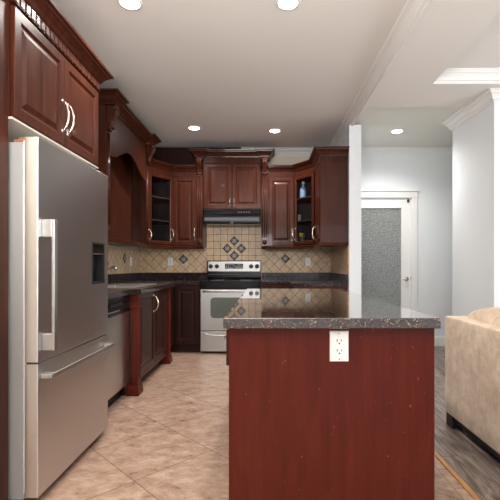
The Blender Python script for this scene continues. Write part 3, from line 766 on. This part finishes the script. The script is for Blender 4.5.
b = nb(); fbox(b, F, 0.10, ys1-ys0-0.10, 0.10, 0.132, 0, 0.018); obj('bottom_rail', b, W, t)
# corner + back left base
t = thing('base_cabinet', 'dark corner base cabinet with one door left of the stove', 'cabinet', (-1.2, 5.4, 0))
YBF = 5.20
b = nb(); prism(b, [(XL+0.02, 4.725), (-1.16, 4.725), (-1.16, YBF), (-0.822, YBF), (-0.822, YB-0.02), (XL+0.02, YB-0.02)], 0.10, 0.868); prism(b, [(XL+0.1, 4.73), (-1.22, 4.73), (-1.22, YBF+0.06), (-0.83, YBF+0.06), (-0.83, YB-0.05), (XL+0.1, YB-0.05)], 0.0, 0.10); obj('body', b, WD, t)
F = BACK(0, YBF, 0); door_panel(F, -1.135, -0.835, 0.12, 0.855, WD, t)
# right base cabinets
t = thing('base_cabinet', 'reddish base cabinets right of the stove mostly hidden behind the island', 'cabinet', (0.3, 5.4, 0))
b = nb(); prism(b, [(-0.044, YBF), (0.33, YBF), (0.33, 4.67), (XR-0.005, 4.67), (XR-0.005, YB-0.02), (-0.044, YB-0.02)], 0.10, 0.868); prism(b, [(-0.04, YBF+0.06), (0.39, YBF+0.06), (0.39, 4.70), (XR-0.02, 4.70), (XR-0.02, YB-0.05), (-0.04, YB-0.05)], 0.0, 0.10); obj('body', b, WR, t)
door_panel(F, -0.035, 0.30, 0.12, 0.855, W, t)
F2 = RIGHT(0.33, 4.69, 0); door_panel(F2, 0.0, 0.235, 0.12, 0.855, W, t); door_panel(F2, 0.245, 0.47, 0.12, 0.855, W, t)

# ------------------------------------------------------------------ countertops
ZT = 0.91
t = thing('countertop', 'dark speckled granite countertop around the sink left of the stove', 'countertop', (-1.4, 4.3, 0.87))
sx0, sx1, sy0, sy1 = -1.62, -1.19, 3.68, 4.42
XE, XEB = -1.125, -1.045
b = nb()
box(b, XL+0.012, XE, 2.76, 3.46, 0.869, ZT)
for q in ((XL+0.012, XEB, 3.46, sy0), (XL+0.012, sx0, sy0, sy1), (sx1, XEB, sy0, sy1), (XL+0.012, XEB, sy1, 4.76), (XL+0.012, XE, 4.76, 5.17), (XL+0.012, -0.822, 5.17, YB-0.012)): box(b, *q, 0.869, ZT)
bmesh.ops.remove_doubles(b, verts=b.verts, dist=0.0001); obj('slab', b, M['granite_dark'], t)
b = nb(); box(b, XL+0.011, XL+0.031, 2.76, YB-0.011, ZT, 1.012); box(b, XL+0.031, -0.822, YB-0.031, YB-0.011, ZT, 1.012); obj('upstand', b, M['granite_dark'], t, 0.002)
t = thing('countertop', 'dark speckled granite countertop in the right corner beyond the island', 'countertop', (0.4, 5.4, 0.87))
b = nb(); prism(b, [(-0.044, 5.17), (0.30, 5.17), (0.30, 4.645), (XR-0.012, 4.645), (XR-0.012, YB-0.012), (-0.044, YB-0.012)], 0.869, ZT); obj('slab', b, M['granite_dark'], t, 0.003)
b = nb(); box(b, -0.044, XR-0.031, YB-0.031, YB-0.011, ZT, 1.012); box(b, XR-0.031, XR-0.011, 4.65, YB-0.011, ZT, 1.012); obj('upstand', b, M['granite_dark'], t, 0.002)
# sink
t = thing('kitchen_sink', 'stainless steel drop-in sink set in the left countertop', 'sink', (-1.4, 4.05, 0.74))
b = nb(); R = []
for ins, z in ((-0.02, ZT+0.001), (-0.018, ZT+0.006), (0.0, ZT+0.005), (0.012, ZT-0.01), (0.02, 0.75), (0.06, 0.735)):
    R.append([b.verts.new(p) for p in ((sx0+ins, sy0+ins, z), (sx1-ins, sy0+ins, z), (sx1-ins, sy1-ins, z), (sx0+ins, sy1-ins, z))])
for i in range(len(R)-1):
    for k in range(4): b.faces.new((R[i][k], R[i][(k+1) % 4], R[i+1][(k+1) % 4], R[i+1][k]))
b.faces.new(R[-1]); obj('basin', b, M['steel_light'], t, 0.004)
b = nb(); lathe(b, (-1.405, 4.05, 0.7355), (0, 0, 1), [(0, 0.045), (0.003, 0.043), (0.001, 0.03)], 18); obj('drain', b, M['chrome'], t)
t = thing('faucet', 'chrome kitchen faucet behind the sink beside the fridge edge', 'faucet', (-1.685, 4.22, ZT))
fx, fy = -1.685, 4.22
b = nb(); lathe(b, (fx, fy, ZT), (0, 0, 1), [(0, 0.03), (0.008, 0.03), (0.012, 0.022), (0.12, 0.020), (0.135, 0.024), (0.165, 0.022), (0.175, 0.01)], 18); obj('faucet_body', b, M['chrome'], t)
b = nb(); tube(b, [(fx, fy, 1.04), (fx+0.05, fy, 1.065), (fx+0.11, fy, 1.09), (fx+0.14, fy, 1.088), (fx+0.155, fy, 1.075)], [0.014, 0.013, 0.012, 0.014, 0.018], 12); obj('spout', b, M['chrome'], t)
b = nb(); tube(b, [(fx, fy, 1.085), (fx+0.02, fy+0.03, 1.11), (fx+0.05, fy+0.07, 1.13)], [0.009, 0.007, 0.009], 10); obj('lever', b, M['chrome'], t)

# ================================================================== RANGE
t = thing('kitchen_range', 'stainless electric range with black cooktop against the tiled back wall', 'stove', (-0.433, 5.45, 0))
rx0, rx1, ry = -0.815, -0.053, 5.15
SL = M['steel_light']
b = nb(); box(b, rx0+0.004, rx1-0.004, ry+0.04, YB-0.035, 0.03, 0.895); obj('body', b, M['black_matte'], t)
b = nb(); box(b, rx0, rx1, ry+0.005, YB-0.09, 0.895, 0.917); ck = obj('cooktop', b, M['black'], t, 0.004)
for (x, y, r) in ((-0.62, 5.32, 0.09), (-0.25, 5.32, 0.075), (-0.62, 5.58, 0.075), (-0.25, 5.58, 0.09)):
    b = nb(); lathe(b, (x, y, 0.917), (0, 0, 1), [(0, r), (0.0008, r)], 28); obj('burner_ring', b, M['grey_dark'], ck)
b = nb(); box(b, rx0, rx1, ry+0.008, ry+0.04, 0.815, 0.895); obj('front_rail', b, M['black'], t, 0.003)
F = BACK(0, ry+0.03, 0)
b = nb(); fbox(b, F, rx0+0.003, rx1-0.003, 0.292, 0.808, 0, 0.03); dr = obj('oven_door', b, SL, t, 0.006)
b = nb(); R = []
def rrect(F, a0, a1, b0, b1, r, c, n=5):
    out = []
    for cx, cz, s in ((a1-r, b1-r, 0), (a0+r, b1-r, 1), (a0+r, b0+r, 2), (a1-r, b0+r, 3)):
        for i in range(n+1):
            an = s*PI/2+i/n*PI/2; out.append(F.p(cx+r*math.cos(an), cz+r*math.sin(an), c))
    return out
def rplate(bm, F, a0, a1, b0, b1, r, c0, c1):
    A_ = [bm.verts.new(p) for p in rrect(F, a0, a1, b0, b1, r, c0)]; B_ = [bm.verts.new(p) for p in rrect(F, a0, a1, b0, b1, r, c1)]
    bm.faces.new(A_); bm.faces.new(B_); n = len(A_)
    for i in range(n): bm.faces.new((A_[i], A_[(i+1) % n], B_[(i+1) % n], B_[i]))
rplate(b, F, -0.685, -0.183, 0.45, 0.71, 0.045, 0.0295, 0.0325); g = obj('window', b, M['oven_glass'], dr); g['label'] = 'grey oven window with rounded corners'
b = nb()
for z in (0.53, 0.57): fbox(b, F, -0.66, -0.21, z, z+0.004, 0.0323, 0.0330)
obj('rack_line', b, M['grey_dark'], g)
b = nb(); tube(b, [F.p(rx0+0.04, 0.785, 0.028), F.p(rx0+0.05, 0.79, 0.062), F.p(rx0+0.09, 0.792, 0.07), F.p(rx1-0.09, 0.792, 0.07), F.p(rx1-0.05, 0.79, 0.062), F.p(rx1-0.04, 0.785, 0.028)], 0.012, 12); obj('door_handle', b, SL, dr)
b = nb(); fbox(b, F, rx0+0.003, rx1-0.003, 0.03, 0.282, 0, 0.026); dw = obj('drawer', b, SL, t, 0.006)
b = nb(); pts = [F.p(rx0+0.05+(rx1-rx0-0.10)*i/24, 0.262-0.035*math.sin(PI*i/24)**0.35, 0.03+0.012*math.sin(PI*i/24)) for i in range(25)]; tube(b, pts, 0.009, 8); obj('drawer_handle', b, SL, dw)
# backguard
F = BACK(0, YB-0.035, 0)
b = nb(); pprofile(b, F, [(0, 0.917), (0.055, 0.917), (0.062, 0.95), (0.062, 1.02), (0.055, 1.175), (0.045, 1.182), (0, 1.182)], rx0+0.003, rx1-0.003); bgd = obj('backguard', b, M['black'], t, 0.003)
Fb = BACK(0, YB-0.035-0.056, 0)
b = nb(); rplate(b, Fb, rx0+0.022, rx1-0.022, 1.032, 1.168, 0.012, 0, 0.010); cp = obj('control_face', b, SL, bgd)
b = nb(); rplate(b, Fb, -0.56, -0.305, 1.068, 1.138, 0.008, 0.009, 0.013); ds = obj('display', b, M['black'], cp)
b = nb()
rnd = random.Random(3)
for k in range(9):
    for r in range(3):
        if rnd.random() < 0.78: fbox(b, Fb, -0.548+k*0.027, -0.548+k*0.027+0.017, 1.078+r*0.02, 1.078+r*0.02+0.009, 0.0125, 0.0138)
obj('display_marks', b, M['label'], ds)
for x in (-0.76, -0.675, -0.195, -0.112):
    b = nb(); lathe(b, Fb.p(x, 1.10, 0.010), Fb.w, [(0, 0.030), (0.004, 0.030), (0.006, 0.022), (0.022, 0.020), (0.024, 0.016)], 18); fbox(b, Fb, x-0.004, x+0.004, 1.08, 1.12, 0.03, 0.040); obj('knob', b, M['black_matte'], cp)
b = nb(); fbox(b, Fb, rx0+0.03, rx1-0.03, 0.985, 0.992, 0.0, 0.013); obj('vent_strip', b, M['grey_dark'], bgd)

# ================================================================== REFRIGERATOR
t = thing('refrigerator', 'large stainless fridge with bottom freezer drawer and door dispenser', 'refrigerator', (-1.4, 2.29, 0))
fy0, fy1, fxf = 1.871, 2.705, -1.036
b = nb(); box(b, -1.76, -1.108, fy0+0.012, fy1-0.006, 0.03, 1.675); obj('cabinet_body', b, M['steel_side'], t, 0.004)
b = nb(); box(b, -1.72, -1.13, fy0+0.03, fy1-0.03, 0.0, 0.03); obj('base_grille', b, M['black_matte'], t)
b = nb(); box(b, -1.108, -1.098, fy0+0.012, fy1-0.01, 0.06, 1.68); g = obj('door_gasket', b, M['white_plastic'], t); g['label'] = 'white door gasket'
# upper door with dispenser opening
F = LEFT(-1.098, fy0, 0); D = fxf+1.098; Wd = fy1-fy0
da0, da1, dz0, dz1 = 0.585, 0.765, 1.0, 1.245
b = nb()
v_a = [0, da0, da1, Wd]; v_b = [0.662, dz0, dz1, 1.697]
g0 = [[b.verts.new(F.p(a, z, D)) for z in v_b] for a in v_a]; g1 = [[b.verts.new(F.p(a, z, 0)) for z in v_b] for a in v_a]
for i in range(3):
    for j in range(3):
        if (i, j) != (1, 1): b.faces.new((g0[i][j], g0[i+1][j], g0[i+1][j+1], g0[i][j+1]))
        b.faces.new((g1[i][j], g1[i+1][j], g1[i+1][j+1], g1[i][j+1]))
for k in range(3):
    b.faces.new((g0[0][k], g0[0][k+1], g1[0][k+1], g1[0][k])); b.faces.new((g0[3][k], g0[3][k+1], g1[3][k+1], g1[3][k]))
    b.faces.new((g0[k][0], g0[k+1][0], g1[k+1][0], g1[k][0])); b.faces.new((g0[k][3], g0[k+1][3], g1[k+1][3], g1[k][3]))
rc = [b.verts.new(F.p(a, z, D-0.05)) for a, z in ((da0, dz0), (da1, dz0), (da1, dz1), (da0, dz1))]
fr_ = [g0[1][1], g0[2][1], g0[2][2], g0[1][2]]
for k in range(4): b.faces.new((fr_[k], fr_[(k+1) % 4], rc[(k+1) % 4], rc[k]))
b.faces.new(rc)
ud = obj('door', b, M['steel'], t, 0.004)
b = nb()
fbox(b, F, da0-0.004, da0+0.006, dz0-0.004, dz1+0.004, D-0.046, D+0.003); fbox(b, F, da1-0.006, da1+0.004, dz0-0.004, dz1+0.004, D-0.046, D+0.003)
fbox(b, F, da0+0.006, da1-0.006, dz0-0.004, dz0+0.006, D-0.046, D+0.003); fbox(b, F, da0+0.006, da1-0.006, dz1-0.006, dz1+0.004, D-0.046, D+0.003)
fr2 = obj('dispenser_frame', b, M['black_matte'], ud)
b = nb(); fbox(b, F, da0+0.006, da1-0.006, dz0+0.006, dz1-0.006, D-0.049, D-0.044); fbox(b, F, da0+0.006, da1-0.006, 1.185, dz1-0.006, D-0.044, D+0.001); fbox(b, F, da0+0.05, da0+0.12, 1.08, 1.185, D-0.044, D-0.03); dp = obj('dispenser_panel', b, M['black'], ud)
b = nb(); fbox(b, F, da0+0.010, da1-0.010, 1.176, 1.183, D-0.002, D+0.004); obj('dispenser_trim', b, M['steel'], ud)
# door handle: flat bar on two brackets
b = nb()
fbox(b, F, 0.030, 0.060, 0.712, 1.322, D+0.046, D+0.060); fbox(b, F, 0.032, 0.058, 0.712, 0.79, D, D+0.046); fbox(b, F, 0.032, 0.058, 1.24, 1.322, D, D+0.046)
obj('door_handle', b, SL, ud, 0.003)
# freezer drawer
b = nb(); fbox(b, F, 0, Wd, 0.045, 0.656, 0, D); fd = obj('freezer_drawer', b, M['steel'], t, 0.004)
b = nb(); fbox(b, F, 0.022, Wd-0.02, 0.584, 0.604, D+0.040, D+0.052); fbox(b, F, 0.022, 0.075, 0.584, 0.604, D, D+0.040); fbox(b, F, Wd-0.073, Wd-0.02, 0.584, 0.604, D, D+0.040)
obj('drawer_handle', b, SL, fd, 0.003)
b = nb(); box(b, -1.16, -1.112, fy0+0.02, fy0+0.07, 1.676, 1.69); box(b, -1.145, -1.10, fy0+0.03, fy0+0.06, 1.688, 1.703); g = obj('hinge_cap', b, M['copper'], t, 0.003); g['label'] = 'copper toned hinge cover'

# ================================================================== ISLAND
ix0, ix1, iy0, iy1 = -0.1575, 0.66, 1.537, 3.535
t = thing('kitchen_island', 'kitchen island base with large plain red wood end panel', 'island', (0.25, 2.55, 0))
b = nb(); box(b, -0.118, 0.648, 1.60, 3.48, 0.10, 0.868); box(b, -0.06, 0.60, 1.62, 3.42, 0, 0.10); obj('body', b, W, t)
b = nb(); box(b, -0.139, 0.652, 1.575, 1.60, 0.0, 0.868); ep = obj('end_panel', b, WR, t, 0.002); ep['label'] = 'red wood end panel with scuffs'
F = RIGHT(-0.118, 1.60, 0)
wds = (3.48-1.60)/4
for k in range(4):
    a0 = k*wds+0.004; a1 = (k+1)*wds-0.004
    bm = nb(); nested(bm, F, a0, a1, 0.715, 0.855, [(0, 0.030), (0.003, 0.034), (0.025, 0.034), (0.030, 0.028)], 0.001); d = obj('drawer', bm, W, t)
    bm = nb(); am = (a0+a1)/2; tube(bm, [F.p(am-0.05+0.1*i/10, 0.785, 0.034+0.028*math.sin(PI*i/10)**0.6) for i in range(11)], 0.005, 8); obj('handle', bm, M['nickel'], d)
    d = door_panel(F, a0, a1, 0.12, 0.70, W, t); handle(F, a1-0.03 if k % 2 == 0 else a0+0.03, 0.52, 0.66, d, 0.03, 0.005, base=0.021)
b = nb(); box(b, ix0, ix1, iy0, iy1, 0.87, ZT); tag(obj('island_countertop', b, M['granite'], None, 0.003, segs=2), 'polished brown speckled granite slab on top of the red island', 'countertop')
outlet('island_outlet', BACK(0, 1.575, 0), (339-265)/260.3, H-(346-266)/260.3, 'white double outlet set in the red island end panel')

# ================================================================== SOFA
def pillow(bm, c, r, e=0.35, seg=28, wr=0.0, seed=0.0):
    """superellipsoid with gentle wrinkles"""
    f = lambda v, p: math.copysign(abs(v)**p, v)
    rings = []
    for i in range(1, seg//2):
        t_ = PI*i/(seg//2); row = []
        for k in range(seg):
            a = 2*PI*k/seg
            p = Vector((f(math.sin(t_), e)*f(math.cos(a), e), f(math.sin(t_), e)*f(math.sin(a), e), f(math.cos(t_), e*1.5)))
            q = Vector((c[0]+p.x*r[0], c[1]+p.y*r[1], c[2]+p.z*r[2]))
            if wr: q += p.normalized()*noise.noise(q*7+Vector((seed, 0, 0)))*wr
            row.append(bm.verts.new(q))
        rings.append(row)
    top = bm.verts.new((c[0], c[1], c[2]+r[2])); bot = bm.verts.new((c[0], c[1], c[2]-r[2]))
    fs = []
    for k in range(seg):
        fs.append(bm.faces.new((top, rings[0][k], rings[0][(k+1) % seg]))); fs.append(bm.faces.new((bot, rings[-1][(k+1) % seg], rings[-1][k])))
    for i in range(len(rings)-1):
        for k in range(seg): fs.append(bm.faces.new((rings[i][k], rings[i+1][k], rings[i+1][(k+1) % seg], rings[i][(k+1) % seg])))
    for q in fs: q.smooth = True
def soft(o, lv=2):
    m_ = o.modifiers.new('subdivision', 'SUBSURF'); m_.levels = lv; m_.render_levels = lv
    for p in o.data.polygons: p.use_smooth = True
t = thing('sofa', 'beige microsuede sofa with its back to the kitchen beside the island', 'sofa', (1.7, 1.9, 0))
sy0_, sy1_ = 0.75, 2.885
def rbox(bm, x0, x1, y0, y1, z0, z1, r=0.03):
    """box with support loops so it stays boxy and soft once subdivided"""
    def cuts(a, b_): return [a, a+r, (a+b_)/2, b_-r, b_]
    X, Y, Z = cuts(x0, x1), cuts(y0, y1), cuts(z0, z1); V = {}
    def g(i, j, k):
        if (i, j, k) not in V: V[(i, j, k)] = bm.verts.new((X[i], Y[j], Z[k]))
        return V[(i, j, k)]
    for i in range(4):
        for j in range(4):
            for k in (0, 4):
                bm.faces.new((g(i, j, k), g(i+1, j, k), g(i+1, j+1, k), g(i, j+1, k))); bm.faces.new((g(i, k, j), g(i+1, k, j), g(i+1, k, j+1), g(i, k, j+1))); bm.faces.new((g(k, i, j), g(k, i+1, j), g(k, i+1, j+1), g(k, i, j+1)))
b = nb(); rbox(b, 1.262, 1.46, sy0_, sy1_, 0.085, 0.757, 0.022); o = obj('back_frame', b, M['suede'], t); soft(o)
b = nb(); rbox(b, 1.44, 2.12, sy0_+0.02, sy1_-0.02, 0.085, 0.32, 0.03); o = obj('seat_base', b, M['suede'], t); soft(o)
for y0, y1 in ((sy0_, sy0_+0.2), (sy1_-0.2, sy1_)):
    b = nb(); rbox(b, 1.44, 2.15, y0, y1, 0.085, 0.60, 0.035); o = obj('arm', b, M['suede'], t); soft(o)
ym = (sy0_+sy1_)/2
for k, (y0, y1) in enumerate(((sy0_+0.2, ym), (ym, sy1_-0.2))):
    b = nb(); pillow(b, (1.82, (y0+y1)/2, 0.385), (0.33, (y1-y0)/2, 0.085), 0.3); obj('seat_cushion', b, M['suede'], t)
for k, (y0, y1) in enumerate(((sy0_+0.06, ym-0.005), (ym+0.005, sy1_+0.0))):
    b = nb(); pillow(b, (1.50, (y0+y1)/2, 0.625), (0.165, (y1-y0)/2, 0.215), 0.5, 40, 0.028, k*3.1); obj('back_cushion', b, M['suede'], t)
b = nb(); box(b, 1.285, 2.10, sy0_+0.05, sy1_-0.05, 0.045, 0.10); g = obj('underside_cloth', b, M['black_matte'], t)
for x, y in ((1.268, sy1_-0.105), (1.268, sy0_+0.07), (2.02, sy1_-0.105), (2.02, sy0_+0.07)):
    b = nb(); box(b, x, x+0.08, y, y+0.09, 0, 0.095); obj('foot', b, M['black_matte'], t, 0.004)

# ================================================================== DOWNLIGHTS
def downlight(x, y, z, label, group='recessed ceiling lights', power=LAMP_W):
    t = thing('recessed_light', label, 'ceiling light', (x, y, z-0.012), group)
    bm = nb(); lathe(bm, (x, y, z), (0, 0, -1), [(0, 0.080), (0.004, 0.078), (0.010, 0.064), (0.006, 0.060)], 28); obj('trim_ring', bm, M['trim'], t)
    bm = nb(); lathe(bm, (x, y, z-0.006), (0, 0, -1), [(0, 0.060), (0.003, 0.058), (0.005, 0.03)], 28); obj('lens', bm, M['lamp'], t)
    l = bpy.data.lights.new('lamp_light', 'SPOT'); l.energy = power; l.spot_size = math.radians(150); l.spot_blend = 0.9; l.shadow_soft_size = 0.05; l.color = (1, 0.965, 0.92)
    o = bpy.data.objects.new('lamp_light', l); COL.objects.link(o); o.parent = t; o.location = (0, 0, -0.02)
downlight(-0.85, 2.58, CZ, 'recessed kitchen light nearest the fridge cabinet, upper left')
downlight(0.145, 2.58, CZ, 'recessed kitchen light above the island, cut by the top edge')
downlight(-0.85, 4.92, CZ, 'recessed kitchen light near the arched sink cabinet')
downlight(0.12, 5.02, CZ, 'recessed kitchen light in front of the right wall cabinets')
downlight(1.58, 4.90, HZ, 'recessed hall light in front of the glass door')
